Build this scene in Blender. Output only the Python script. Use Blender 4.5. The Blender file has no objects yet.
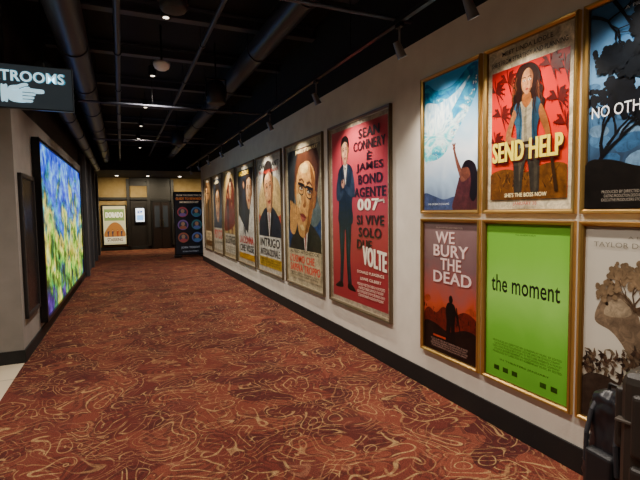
import bpy, bmesh, math, random
from mathutils import Vector, Matrix, noise
random.seed(7)
scene = bpy.context.scene
H = 1.49
ST = 0.0001   # thickness of one printed ink layer (m)
# ------------------------------------------------------------------ materials
def lin(c):
    return c/12.92 if c <= 0.04045 else ((c+0.055)/1.055)**2.4
def hexc(h):
    h = h.lstrip('#')
    return tuple(lin(int(h[i:i+2], 16)/255) for i in (0, 2, 4)) + (1,)
_m = {}
def mat(h, rough=0.5, metal=0.0, emit=0.0, spec=0.5, coat=0.0):
    key = (h, rough, metal, emit, spec, coat)
    if key in _m: return _m[key]
    m = bpy.data.materials.new('m_'+h.strip('#'))
    m.use_nodes = True
    b = m.node_tree.nodes['Principled BSDF']
    b.inputs['Base Color'].default_value = hexc(h)
    b.inputs['Roughness'].default_value = rough
    b.inputs['Metallic'].default_value = metal
    b.inputs['Specular IOR Level'].default_value = spec
    b.inputs['Coat Weight'].default_value = coat
    if emit > 0:
        b.inputs['Emission Color'].default_value = hexc(h)
        b.inputs['Emission Strength'].default_value = emit
    _m[key] = m
    return m
class NT:
    def __init__(s, name):
        s.m = bpy.data.materials.new(name); s.m.use_nodes = True
        s.t = s.m.node_tree; s.b = s.t.nodes['Principled BSDF']
    def n(s, typ, **kw):
        nd = s.t.nodes.new(typ)
        for k, v in kw.items():
            if k.startswith('i_'):
                nd.inputs[k[2:].replace('_', ' ')].default_value = v
            else: setattr(nd, k, v)
        return nd
    def l(s, a, b): s.t.links.new(a, b)
    def math(s, op, a, b=None, clamp=False):
        nd = s.t.nodes.new('ShaderNodeMath'); nd.operation = op; nd.use_clamp = clamp
        for i, x in enumerate((a, b)):
            if x is None: continue
            if isinstance(x, (int, float)): nd.inputs[i].default_value = x
            else: s.l(x, nd.inputs[i])
        return nd.outputs[0]
    def mix(s, f, a, b, typ='MIX'):
        nd = s.t.nodes.new('ShaderNodeMix'); nd.data_type = 'RGBA'; nd.blend_type = typ
        for i, x in ((0, f), (6, a), (7, b)):
            if isinstance(x, (int, float)): nd.inputs[i].default_value = x
            elif isinstance(x, tuple): nd.inputs[i].default_value = x
            else: s.l(x, nd.inputs[i])
        return nd.outputs[2]
    def ramp(s, f, stops, interp='LINEAR'):
        nd = s.t.nodes.new('ShaderNodeValToRGB'); cr = nd.color_ramp; cr.interpolation = interp
        while len(cr.elements) < len(stops): cr.elements.new(0.5)
        for e, (p, c) in zip(cr.elements, stops):
            e.position = p; e.color = hexc(c)
        s.l(f, nd.inputs[0]); return nd.outputs[0]
    def sstep(s, x, lo, hi):
        nd = s.t.nodes.new('ShaderNodeMapRange'); nd.interpolation_type = 'SMOOTHSTEP'
        s.l(x, nd.inputs[0]); nd.inputs[1].default_value = lo; nd.inputs[2].default_value = hi
        return nd.outputs[0]
_ink = {}
def ink(h):
    """painted / printed ink with tonal mottling"""
    if h in _ink: return _ink[h]
    k = NT('ink_'+h.strip('#')); tc = k.n('ShaderNodeTexCoord')
    n1 = k.n('ShaderNodeTexNoise', i_Scale=24.0, i_Detail=9.0, i_Distortion=1.0, i_Roughness=.68); k.l(tc.outputs['Object'], n1.inputs['Vector'])
    n2 = k.n('ShaderNodeTexNoise', i_Scale=7.0, i_Detail=2.0); k.l(tc.outputs['Object'], n2.inputs['Vector'])
    c = k.mix(.7, hexc(h), k.ramp(n1.outputs[0], [(.3, '#606068'), (.5, '#d0d0d0'), (.62, '#ffffff')]), 'MULTIPLY')
    c = k.mix(.45, c, k.ramp(n2.outputs[0], [(.35, '#787070'), (.65, '#ffffff')]), 'MULTIPLY')
    k.l(c, k.b.inputs['Base Color']); k.b.inputs['Roughness'].default_value = .33; k.b.inputs['Specular IOR Level'].default_value = .35
    _ink[h] = k.m; return k.m

def plaster(name, c1, c2, rough=0.85, scale=6, bump=0.15):
    k = NT(name)
    tc = k.n('ShaderNodeTexCoord')
    n1 = k.n('ShaderNodeTexNoise', i_Scale=scale, i_Detail=6.0)
    k.l(tc.outputs['Object'], n1.inputs['Vector'])
    k.l(k.ramp(n1.outputs[0], [(0.3, c1), (0.7, c2)]), k.b.inputs['Base Color'])
    n2 = k.n('ShaderNodeTexNoise', i_Scale=90.0, i_Detail=3.0)
    k.l(tc.outputs['Object'], n2.inputs['Vector'])
    bp = k.n('ShaderNodeBump', i_Strength=bump, i_Distance=0.004)
    k.l(n2.outputs[0], bp.inputs['Height']); k.l(bp.outputs[0], k.b.inputs['Normal'])
    k.b.inputs['Roughness'].default_value = rough
    return k.m

def carpet_mat():
    k = NT('carpet_pattern')
    tc = k.n('ShaderNodeTexCoord')
    def shift(off, amt=.0, scale=2.0):
        ad = k.n('ShaderNodeVectorMath', operation='ADD'); k.l(tc.outputs['Object'], ad.inputs[0]); ad.inputs[1].default_value = (off, off*.63, 0)
        if not amt: return ad.outputs[0]
        nz = k.n('ShaderNodeTexNoise', i_Scale=scale, i_Detail=0.0); k.l(ad.outputs[0], nz.inputs['Vector'])
        sub = k.n('ShaderNodeVectorMath', operation='SUBTRACT'); k.l(nz.outputs['Color'], sub.inputs[0]); sub.inputs[1].default_value = (.5, .5, .5)
        sc = k.n('ShaderNodeVectorMath', operation='SCALE'); k.l(sub.outputs[0], sc.inputs[0]); sc.inputs['Scale'].default_value = amt
        a2 = k.n('ShaderNodeVectorMath', operation='ADD'); k.l(ad.outputs[0], a2.inputs[0]); k.l(sc.outputs[0], a2.inputs[1])
        return a2.outputs[0]
    def arcs(off, scale, freq, lo, hi, gate, warp=.5, wscale=3.0):
        v = k.n('ShaderNodeTexVoronoi', voronoi_dimensions='2D', feature='F1'); v.inputs['Scale'].default_value = scale
        k.l(shift(off, warp, wscale), v.inputs['Vector'])
        sp = k.n('ShaderNodeSeparateColor'); k.l(v.outputs['Color'], sp.inputs[0])
        d = k.math('ADD', k.math('MULTIPLY', v.outputs['Distance'], freq), k.math('MULTIPLY', sp.outputs[2], 3.0))
        r = k.math('SINE', d)
        nz = k.n('ShaderNodeTexNoise', i_Scale=4.0, i_Detail=0.0); k.l(shift(off+5), nz.inputs['Vector'])
        return k.math('MULTIPLY', k.sstep(r, lo, hi), k.sstep(nz.outputs[0], gate, gate+.05)), sp
    a1, s1 = arcs(0.0, 4.2, 25.0, .80, .95, .40)
    a2, s2 = arcs(7.3, 3.6, 22.0, .86, .97, .42)
    a4, s4 = arcs(13.7, 5.0, 22.0, .84, .96, .44)
    a3, s3 = arcs(-4.1, 5.0, 20.0, .1, .4, .42)
    base = k.ramp(s2.outputs[1], [(0.0, '#4a1f1c'), (0.3, '#5c2821'), (0.6, '#6a3226'), (0.85, '#763c2c'), (1, '#4e2220')])
    fine = k.n('ShaderNodeTexNoise', i_Scale=130.0, i_Detail=3.0); k.l(tc.outputs['Object'], fine.inputs['Vector'])
    mid = k.n('ShaderNodeTexNoise', i_Scale=20.0, i_Detail=4.0); k.l(tc.outputs['Object'], mid.inputs['Vector'])
    m2 = k.math('ADD', k.math('MULTIPLY', k.sstep(mid.outputs[0], .36, .56), .6), .4)
    col = k.mix(k.math('MULTIPLY', a3, .45), base, hexc('#301616'))
    col = k.mix(k.math('MULTIPLY', k.math('MULTIPLY', a4, m2), .5), col, hexc('#94644a'))
    col = k.mix(k.math('MULTIPLY', k.math('MULTIPLY', a1, m2), .55), col, hexc('#a07850'))
    col = k.mix(k.math('MULTIPLY', k.math('MULTIPLY', a2, m2), .65), col, hexc('#b49262'))
    col = k.mix(0.6, col, k.ramp(fine.outputs[0], [(0.35, '#686868'), (0.65, '#ffffff')]), 'MULTIPLY')
    k.l(col, k.b.inputs['Base Color'])
    k.b.inputs['Roughness'].default_value = 0.95
    k.b.inputs['Specular IOR Level'].default_value = 0.15
    bp = k.n('ShaderNodeBump', i_Strength=0.4, i_Distance=0.005)
    k.l(fine.outputs[0], bp.inputs['Height']); k.l(bp.outputs[0], k.b.inputs['Normal'])
    return k.m

def tile_mat():
    k = NT('floor_tile')
    tc = k.n('ShaderNodeTexCoord')
    br = k.n('ShaderNodeTexBrick', i_Scale=1.0); br.offset = 0.0
    br.inputs['Color1'].default_value = hexc('#b9ab92'); br.inputs['Color2'].default_value = hexc('#c4b79e')
    br.inputs['Mortar'].default_value = hexc('#6e6455'); br.inputs['Mortar Size'].default_value = 0.006
    br.inputs['Brick Width'].default_value = 0.6; br.inputs['Row Height'].default_value = 0.6
    k.l(tc.outputs['Object'], br.inputs['Vector']); k.l(br.outputs[0], k.b.inputs['Base Color'])
    k.b.inputs['Roughness'].default_value = 0.3
    return k.m

def led_mat():
    k = NT('led_screen_image')
    tc = k.n('ShaderNodeTexCoord'); uv = tc.outputs['UV']
    mp = k.n('ShaderNodeMapping'); mp.inputs['Scale'].default_value = (2.2, 1, 1); k.l(uv, mp.inputs[0])
    n1 = k.n('ShaderNodeTexNoise', i_Scale=3.0, i_Detail=7.0, i_Distortion=.5); k.l(mp.outputs[0], n1.inputs['Vector'])
    n2 = k.n('ShaderNodeTexNoise', i_Scale=9.0, i_Detail=10.0, i_Distortion=.4, i_Roughness=.72); k.l(mp.outputs[0], n2.inputs['Vector'])
    vr = k.n('ShaderNodeTexVoronoi', i_Scale=14.0); k.l(mp.outputs[0], vr.inputs['Vector'])
    sx = k.n('ShaderNodeSeparateXYZ'); k.l(uv, sx.inputs[0])
    v = k.math('ADD', k.math('MULTIPLY', sx.outputs[1], 0.42), k.math('MULTIPLY', n1.outputs[0], 0.95))
    v = k.math('ADD', v, k.math('MULTIPLY', k.math('SUBTRACT', vr.outputs['Distance'], .4), .12))
    c = k.ramp(v, [(0.3, '#20144c'), (0.42, '#5c3a90'), (0.5, '#2c8438'), (0.59, '#98c034'), (0.66, '#e8d85c'), (0.73, '#209c80'), (0.8, '#2064d4'), (0.9, '#70b4f4'), (1.0, '#3858cc')])
    c2 = k.ramp(n2.outputs[0], [(0.38, '#04041a'), (0.47, '#505088'), (0.53, '#b0b4c0'), (0.62, '#ffffff')])
    c = k.mix(0.9, c, c2, 'OVERLAY')
    k.l(c, k.b.inputs['Emission Color']); k.b.inputs['Emission Strength'].default_value = 1.6
    k.b.inputs['Base Color'].default_value = (0.01, 0.01, 0.01, 1); k.b.inputs['Roughness'].default_value = 0.3
    return k.m

def grad_mat(name, stops, nscale=3.0, namt=0.25, detail=5.0, dist=1.0, stretch=(1, 1, 1), rot=0.0, axis=1, emit=0.0):
    k = NT(name)
    tc = k.n('ShaderNodeTexCoord'); uv = tc.outputs['UV']
    mp = k.n('ShaderNodeMapping'); mp.inputs['Scale'].default_value = stretch; mp.inputs['Rotation'].default_value = (0, 0, rot); k.l(uv, mp.inputs[0])
    n1 = k.n('ShaderNodeTexNoise', i_Scale=nscale, i_Detail=detail, i_Distortion=dist); k.l(mp.outputs[0], n1.inputs['Vector'])
    sx = k.n('ShaderNodeSeparateXYZ'); k.l(uv, sx.inputs[0])
    v = k.math('ADD', sx.outputs[axis], k.math('MULTIPLY', k.math('SUBTRACT', n1.outputs[0], 0.5), namt*2))
    c = k.ramp(v, stops); k.l(c, k.b.inputs['Base Color'])
    k.b.inputs['Roughness'].default_value = 0.3; k.b.inputs['Specular IOR Level'].default_value = .35
    if emit:
        k.l(c, k.b.inputs['Emission Color']); k.b.inputs['Emission Strength'].default_value = emit
    return k.m

# ------------------------------------------------------------------ mesh builder
class MB:
    def __init__(s, name):
        s.name = name; s.v = []; s.f = []; s.mi = []; s.uv = []; s.mats = []; s.sm = []
    def midx(s, m):
        if m not in s.mats: s.mats.append(m)
        return s.mats.index(m)
    def face(s, pts, m, uvs=None, smooth=False):
        b = len(s.v); s.v += [tuple(p) for p in pts]; s.f.append(tuple(range(b, b+len(pts))))
        s.mi.append(s.midx(m)); s.uv.append(uvs); s.sm.append(smooth)
    def mesh(s, vs, fs, m, smooth=False):
        b = len(s.v); s.v += [tuple(p) for p in vs]; i = s.midx(m)
        for f in fs:
            s.f.append(tuple(b+j for j in f)); s.mi.append(i); s.uv.append(None); s.sm.append(smooth)
    def box(s, lo, hi, m, bev=0.0, M=None):
        bm = bmesh.new(); bmesh.ops.create_cube(bm, size=1)
        c = [(a+b)/2 for a, b in zip(lo, hi)]; d = [b-a for a, b in zip(lo, hi)]
        for v in bm.verts: v.co = Vector((v.co.x*d[0]+c[0], v.co.y*d[1]+c[1], v.co.z*d[2]+c[2]))
        if bev > 0: bmesh.ops.bevel(bm, geom=bm.edges[:], offset=bev, segments=3, affect='EDGES', profile=0.5)
        s.bm(bm, m, M, smooth=False)
    def bm(s, bm, m, M=None, smooth=False):
        bm.verts.index_update()
        vs = [(M @ v.co if M else v.co.copy()) for v in bm.verts]
        s.mesh(vs, [[v.index for v in f.verts] for f in bm.faces], m, smooth); bm.free()
    def cyl(s, p0, p1, r0, m, r1=None, seg=20, smooth=True, caps=True):
        p0 = Vector(p0); p1 = Vector(p1); r1 = r0 if r1 is None else r1
        ax = (p1-p0).normalized(); t = Vector((1, 0, 0)) if abs(ax.x) < .9 else Vector((0, 1, 0))
        a = ax.cross(t).normalized(); b = ax.cross(a)
        vs = []
        for p, r in ((p0, r0), (p1, r1)):
            for i in range(seg):
                th = 2*math.pi*i/seg; vs.append(p+a*math.cos(th)*r+b*math.sin(th)*r)
        s.mesh(vs, [(i, (i+1) % seg, seg+(i+1) % seg, seg+i) for i in range(seg)], m, smooth)
        if caps: s.mesh(vs, [tuple(range(seg))[::-1], tuple(range(seg, 2*seg))], m)
    def lathe(s, c, prof, m, seg=24, M=None):
        vs = []; n = len(prof)
        for i in range(seg):
            th = 2*math.pi*i/seg
            for r, z in prof:
                p = Vector((r*math.cos(th), r*math.sin(th), z))
                if M: p = M @ p
                vs.append(p+Vector(c))
        fs = [(i*n+j, ((i+1) % seg)*n+j, ((i+1) % seg)*n+j+1, i*n+j+1) for i in range(seg) for j in range(n-1)]
        s.mesh(vs, fs, m, True)
    def tube(s, pts, r, m, seg=8):
        for a, b in zip(pts, pts[1:]): s.cyl(a, b, r, m, seg=seg)
    def build(s):
        me = bpy.data.meshes.new(s.name); me.from_pydata(s.v, [], s.f)
        for m in s.mats: me.materials.append(m)
        me.polygons.foreach_set('material_index', s.mi); me.polygons.foreach_set('use_smooth', s.sm)
        ul = me.uv_layers.new(name='UVMap')
        for p, uv in zip(me.polygons, s.uv):
            if uv:
                for li, c in zip(p.loop_indices, uv): ul.data[li].uv = c
        me.update()
        o = bpy.data.objects.new(s.name, me); scene.collection.objects.link(o)
        return o
def boxo(name, lo, hi, m, bev=0):
    b = MB(name); b.box(lo, hi, m, bev); return b.build()

# ------------------------------------------------------------------ text
_tc = {}
def text2d(st, off=0.0, sp=1.0):
    key = (st, off, sp)
    if key in _tc: return _tc[key]
    cu = bpy.data.curves.new('t', 'FONT'); cu.body = st; cu.resolution_u = 3; cu.offset = off; cu.space_character = sp
    o = bpy.data.objects.new('t', cu); scene.collection.objects.link(o)
    dg = bpy.context.evaluated_depsgraph_get()
    me = bpy.data.meshes.new_from_object(o.evaluated_get(dg))
    vs = [(v.co.x, v.co.y) for v in me.vertices]; fs = [tuple(p.vertices) for p in me.polygons]
    bpy.data.objects.remove(o); bpy.data.meshes.remove(me); bpy.data.curves.remove(cu)
    x0 = min(v[0] for v in vs); x1 = max(v[0] for v in vs); y0 = min(v[1] for v in vs); y1 = max(v[1] for v in vs)
    vs = [((x-x0)/(x1-x0), (y-y0)/max(1e-6, y1-y0)) for x, y in vs]
    _tc[key] = (vs, fs); return _tc[key]

def catmull(pts, n=6, closed=True):
    out = []; N = len(pts)
    rng = range(N) if closed else range(N-1)
    for i in rng:
        if closed: p = [pts[(i+j-1) % N] for j in range(4)]
        else: p = [pts[max(0, min(N-1, i+j-1))] for j in range(4)]
        for k in range(n):
            t = k/n
            out.append(tuple(0.5*((2*p[1][d])+(-p[0][d]+p[2][d])*t+(2*p[0][d]-5*p[1][d]+4*p[2][d]-p[3][d])*t*t+(-p[0][d]+3*p[1][d]-3*p[2][d]+p[3][d])*t**3) for d in (0, 1)))
    if not closed: out.append(pts[-1])
    return out

class Flat:
    """flat printed surface: u,v in 0..1 over art area (asp = h/w)"""
    def __init__(s, mb, org, U, V, N, w, h, base=0.004, step=ST):
        s.mb = mb; s.o = Vector(org); s.U = Vector(U); s.V = Vector(V); s.N = Vector(N); s.w = w; s.h = h; s.off = base; s.step = step
        s.emit = 0.0; s.lim = (0, 0, 1, 1)
    def P(s, u, v): return s.o+s.U*(u*s.w)+s.V*(v*s.h)+s.N*s.off
    def m(s, c):
        if not isinstance(c, str): return c
        return mat(c, 0.4, 0, s.emit) if s.emit else ink(c)
    def cl(s, p): return (max(s.lim[0], min(s.lim[2], p[0])), max(s.lim[1], min(s.lim[3], p[1])))
    def poly(s, pts, c):
        s.off += s.step; pts = [s.cl(p) for p in pts]
        s.mb.face([s.P(*p) for p in pts], s.m(c), [tuple(p) for p in pts])
    def rect(s, a, b, c, d, col): s.poly([(a, b), (c, b), (c, d), (a, d)], col)
    def smooth(s, pts, c, n=6): s.poly(catmull(pts, n), c)
    def ell(s, u, v, ru, rv, c, rot=0, n=28):
        s.poly([(u+ru*math.cos(2*math.pi*i/n)*math.cos(rot)-rv*math.sin(2*math.pi*i/n)*math.sin(rot)*s.h/s.w,
                 v+ru*math.cos(2*math.pi*i/n)*math.sin(rot)*s.w/s.h+rv*math.sin(2*math.pi*i/n)*math.cos(rot)) for i in range(n)], c)
    def line(s, pts, wd, c, wd2=None):
        s.off += s.step; asp = s.h/s.w; wd2 = wd if wd2 is None else wd2; N = len(pts)
        for i, (a, b) in enumerate(zip(pts, pts[1:])):
            dx = b[0]-a[0]; dy = (b[1]-a[1])*asp; L = math.hypot(dx, dy) or 1
            nx, ny = -dy/L, dx/L/asp
            wa = wd+(wd2-wd)*i/(N-1); wb = wd+(wd2-wd)*(i+1)/(N-1)
            q = [(a[0]-nx*wa/2, a[1]-ny*wa/2), (b[0]-nx*wb/2, b[1]-ny*wb/2), (b[0]+nx*wb/2, b[1]+ny*wb/2), (a[0]+nx*wa/2, a[1]+ny*wa/2)]
            q = [s.cl(p) for p in q]
            s.mb.face([s.P(*p) for p in q], s.m(c), q)
    def text(s, st, u0, v0, u1, v1, c, off=0.02, shear=0.0, rise=0.0):
        """bold weight = slightly shifted copies of the glyphs on successive ink layers"""
        cm = mat(c, .35) if (isinstance(c, str) and not s.emit) else s.m(c)
        vs, fs = text2d(st, min(off, .012), 1.0+off*1.5)
        e = (off-.012)*(v1-v0)*.9*s.h/s.w if off > .012 else 0
        for dx in ((0,) if e == 0 else (-e, 0, e)):
            s.off += s.step*.5
            s.mb.mesh([s.P(u0+dx+(u1-u0)*x+shear*y, v0+(v1-v0)*y+rise*x) for x, y in vs], fs, cm)
    def credits(s, u0, v0, u1, v1, rows, c):
        L = ["PRODUCED BY DIRECTED BY SCREENPLAY MUSIC BY EDITED", "CASTING PRODUCTION DESIGNER COSTUME DIRECTOR OF PHOTOGRAPHY", "EXECUTIVE PRODUCERS STORY BY PICTURES PRESENTS A FILM BY", "STUDIOS ENTERTAINMENT IN ASSOCIATION WITH COMPANY"]
        for i in range(rows):
            t = (v1-v0)/rows; y = v1-(i+1)*t
            s.text(L[i % 4], u0+.02*(i % 2), y+t*.2, u1-.02*(i % 2), y+t*.9, c, 0.0)

def frame_bars(mb, o, U, V, N, w, h, fw, fd, m, m2=None):
    prof = [(0, 0), (0, fd*.8), (fw*.15, fd), (fw*.55, fd*.92), (fw*.85, fd*.6), (fw, fd*.55), (fw, 0.0)]
    o = Vector(o); U = Vector(U); V = Vector(V); N = Vector(N); rings = []
    for ins, d in prof:
        rings.append([o+U*ins+V*ins+N*d, o+U*(w-ins)+V*ins+N*d, o+U*(w-ins)+V*(h-ins)+N*d, o+U*ins+V*(h-ins)+N*d])
    for k, (a, b) in enumerate(zip(rings, rings[1:])):
        for i in range(4):
            j = (i+1) % 4
            mb.face([a[i], a[j], b[j], b[i]], (m2 if (m2 and k >= 4) else m))
XR = 2.3
def wall_poster(name, yl, yr, z0, z1, fw, fd, fm, art, fm2=None, mg=0.0):
    mb = MB(name); w = yl-yr; h = z1-z0
    o = Vector((XR-0.001, yl, z0)); U = (0, -1, 0); V = (0, 0, 1); N = (-1, 0, 0)
    mb.face([o, o+Vector((0, -w, 0)), o+Vector((0, -w, h)), o+Vector((0, 0, h))], mat('#101010'))
    frame_bars(mb, o, U, V, N, w, h, fw, fd, fm, fm2)
    f = Flat(mb, o+Vector((0, -fw, fw)), U, V, N, w-2*fw, h-2*fw)
    art(f); return mb.build()

# ------------------------------------------------------------------ poster art
def art_wave(f):
    f.rect(0, 0, 1, 1, grad_mat('sky_print', [(0, '#5a6a90'), (.22, '#a8c4e0'), (.42, '#e4eef8'), (.6, '#a8d4f0'), (.8, '#6ab8ea'), (1, '#3f9cdc')], 3, .15))
    wv = grad_mat('wave_print', [(0, '#0a4a7c'), (.3, '#1687b0'), (.45, '#58d0dc'), (.6, '#e4fafa'), (.75, '#2ba0c8'), (1, '#0d5a98')], 3.5, .5, 8, 2.5, (1, 2.5, 1), .8)
    f.smooth([(0, .95), (.25, .9), (.55, .9), (.85, .99), (1, .97), (.97, .82), (.82, .68), (.66, .58), (.5, .47), (.35, .4), (.15, .38), (0, .42)], wv)
    f.smooth([(.02, .82), (.3, .8), (.6, .84), (.85, .92), (.6, .76), (.42, .66), (.25, .58), (.05, .6)], grad_mat('wave_print2', [(0, '#1d86b4'), (.4, '#67d6e4'), (.6, '#f0ffff'), (1, '#2f9fd0')], 5, .5, 8, 2, (2, 1, 1), -.6))
    for i in range(90):
        a = random.random(); r = random.uniform(.003, .012); f.step = .00001; f.ell(.02+.95*a, .40+.5*a*a+random.uniform(-.05, .03), r, r*.65, '#f2fbff', 0, 8)
    f.step = ST
    f.smooth([(0, 0), (0, .13), (.2, .11), (.4, .08), (.62, .1), (1, .1), (1, 0)], '#4c5a88')
    f.smooth([(.58, 0), (.6, .1), (.66, .2), (.7, .24), (.9, .26), (1, .2), (1, 0)], '#5a2c30')
    f.smooth([(.72, .2), (.67, .26), (.61, .35), (.575, .43), (.6, .435), (.645, .37), (.73, .28), (.82, .22)], '#8a5240')
    f.ell(.585, .445, .022, .018, '#8a5240')
    for dx in (-.035, -.015, .008, .03): f.line([(.585, .45), (.585+dx, .48)], .012, '#8a5240')
    f.ell(.8, .275, .085, .058, '#7c4634')
    f.smooth([(.73, .3), (.79, .345), (.9, .335), (.97, .28), (1.0, .15), (.93, .06), (.86, .1), (.88, .2), (.84, .29)], '#1c1218')
    f.text('THE OCEAN IS CALLING', .08, .04, .5, .053, '#e6eef4', 0)

def palm(f, x, y, s, c, flip=1):
    for a in (-1.1, -.6, -.2, .2, .6, 1.0, 1.6, 2.3, 2.8):
        dx = math.cos(a)*s; dy = math.sin(a)*s*.7
        f.step = .00002
        f.poly([(x, y), (x+dx*.4-dy*.12, y+dy*.5+.02), (x+dx, y+dy-.015), (x+dx*.5+dy*.08, y+dy*.4-.008)], c)
        for t in (.4, .6, .8): f.poly([(x+dx*t, y+dy*t), (x+dx*(t+.1), y+dy*t-.03), (x+dx*(t+.08), y+dy*(t+.05))], c)
    f.step = ST

def art_sendhelp(f):
    f.rect(0, 0, 1, 1, '#ecdcb8')
    f.lim = (.05, .06, .95, .865)
    f.rect(.05, .06, .95, .865, grad_mat('red_print', [(0, '#984a12'), (.2, '#c83414'), (.5, '#cc1e14'), (.75, '#c41610'), (1, '#90100c')], 3.5, .14))
    for x, y in ((.1, .74), (.18, .58), (.1, .42), (.26, .78)): palm(f, x, y, .14, '#5c100c')
    for x, y in ((.9, .76), (.84, .6), (.92, .46), (.76, .8)): palm(f, x, y, .14, '#5c100c', -1)
    f.smooth([(0, .11), (.05, .22), (.25, .25), (.5, .22), (.75, .26), (.98, .22), (1, .0), (0, 0)], '#7a4a1a')
    for i in range(40):
        x = random.uniform(.08, .92); y = random.uniform(.1, .22); f.step = .00002; f.line([(x, y), (x+random.uniform(-.05, .05), y+.04)], .012, random.choice(['#3c200c', '#a8702c', '#5c3412']), .002)
    f.step = ST
    f.smooth([(.49, .855), (.42, .85), (.37, .81), (.35, .755), (.36, .71), (.325, .68), (.335, .64), (.3, .61), (.315, .57), (.3, .54), (.36, .53), (.43, .57), (.5, .6), (.58, .57), (.65, .53), (.71, .54), (.695, .58), (.71, .62), (.675, .65), (.69, .69), (.65, .72), (.655, .77), (.62, .82), (.56, .85)], '#2c140e')
    for i in range(26):
        sg = random.choice((-1, 1)); x = .5+sg*random.uniform(.1, .17); y = random.uniform(.62, .8)
        f.step = .00002; f.line([(x, y), (x+sg*.02, y-.035), (x+sg*.005, y-.07), (x+sg*.025, y-.1)], .008, random.choice(['#5c2c18', '#140806', '#7a4424']), .003)
    f.step = ST
    f.smooth([(.37, .1), (.36, .2), (.35, .3), (.36, .4), (.5, .41), (.645, .4), (.66, .3), (.66, .2), (.65, .1), (.57, .1), (.545, .2), (.51, .3), (.47, .2), (.45, .1)], '#3a342c')
    f.smooth([(.43, .12), (.44, .22), (.47, .32), (.46, .38), (.4, .36), (.42, .24)], '#5a5040')
    f.smooth([(.6, .12), (.6, .24), (.57, .36), (.62, .38), (.64, .24), (.63, .12)], '#4c4438')
    f.smooth([(.4, .38), (.405, .46), (.37, .56), (.4, .63), (.5, .645), (.61, .63), (.64, .56), (.61, .46), (.62, .38), (.5, .365)], '#b0a488')
    f.line([(.5, .62), (.49, .5), (.5, .4)], .02, '#8c836a', .04)
    f.smooth([(.385, .37), (.385, .47), (.34, .57), (.37, .63), (.42, .645), (.455, .53), (.44, .38)], '#34607c')
    f.smooth([(.635, .37), (.63, .47), (.675, .57), (.65, .63), (.59, .645), (.565, .53), (.58, .38)], '#284a62')
    f.line([(.43, .63), (.435, .5), (.42, .4)], .01, '#16303f'); f.line([(.59, .63), (.59, .5), (.6, .4)], .01, '#16303f')
    f.line([(.38, .395), (.64, .39)], .03, '#2a1a10')
    for x in (.4, .42, .585, .61): f.line([(x, .66), (x-.012, .6), (x+.008, .55)], .022, '#2c140e', .004)
    f.smooth([(.35, .6), (.3, .53), (.255, .46), (.265, .405), (.33, .4), (.38, .41), (.38, .43), (.325, .445), (.355, .52), (.385, .57)], '#b87444')
    f.smooth([(.67, .6), (.73, .53), (.775, .43), (.785, .33), (.755, .3), (.73, .33), (.725, .42), (.67, .5), (.645, .56)], '#a8642f')
    f.smooth([(.46, .68), (.455, .63), (.5, .6), (.555, .63), (.55, .68)], '#a8642f')
    f.smooth([(.44, .78), (.455, .82), (.505, .83), (.56, .815), (.575, .775), (.565, .72), (.54, .69), (.508, .675), (.475, .69), (.447, .72)], '#c88a5c')
    f.smooth([(.535, .82), (.575, .79), (.573, .74), (.55, .7), (.525, .685), (.545, .73)], '#8c5430')
    f.smooth([(.43, .69), (.4, .76), (.43, .825), (.5, .85), (.59, .82), (.615, .74), (.59, .69), (.585, .765), (.555, .81), (.51, .825), (.46, .8), (.44, .75)], '#2c140e')
    for dx in (-.034, .03):
        f.smooth([(.49+dx, .757), (.508+dx, .764), (.526+dx, .757), (.508+dx, .751)], '#e8d8c4'); f.ell(.508+dx, .757, .007, .006, '#140a08'); f.line([(.487+dx, .773), (.508+dx, .777), (.529+dx, .772)], .008, '#28120c')
    f.line([(.51, .755), (.518, .732), (.505, .729)], .006, '#8a5430'); f.smooth([(.487, .707), (.508, .712), (.53, .707), (.508, .7)], '#9c2420')
    f.line([(.775, .36), (.85, .1)], .028, '#3a2410', .04)
    f.lim = (0, 0, 1, 1)
    f.text("MEET LINDA LIDDLE.", .2, .945, .8, .972, '#201a18', .01)
    f.text("SHE'S FROM STRATEGY AND PLANNING", .06, .895, .94, .925, '#201a18', .01)
    f.text("SEND HELP", .1, .285, .92, .41, '#3c0a06', .06)
    f.text("SEND HELP", .085, .295, .905, .42, '#f2dc3c', .05)
    f.text("SHE'S THE BOSS NOW", .25, .075, .75, .1, '#f4e4b0', .02)
    f.text("JANUARY 30", .36, .02, .64, .045, '#b02c20', .02)

def branch(f, x, y, a, L, w, c, d, leaf):
    x2 = x+math.cos(a)*L; y2 = y+math.sin(a)*L*.66
    f.line([(x, y), ((x+x2)/2+random.uniform(-.02, .02), (y+y2)/2), (x2, y2)], w, c, w*.6)
    if d < 3:
        for _ in range(4):
            xx = x2+random.uniform(-.04, .04); yy = y2+random.uniform(-.03, .03); r = random.uniform(.012, .03)
            f.ell(xx, yy, r, r*.55, leaf, random.uniform(0, 3), 8)
    if d > 0 and 0 < x2 < 1 and 0 < y2 < 1:
        for k in range(2+(d > 2)):
            branch(f, x2, y2, a+random.uniform(-.9, .9), L*.75, w*.62, c, d-1, leaf)

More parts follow.
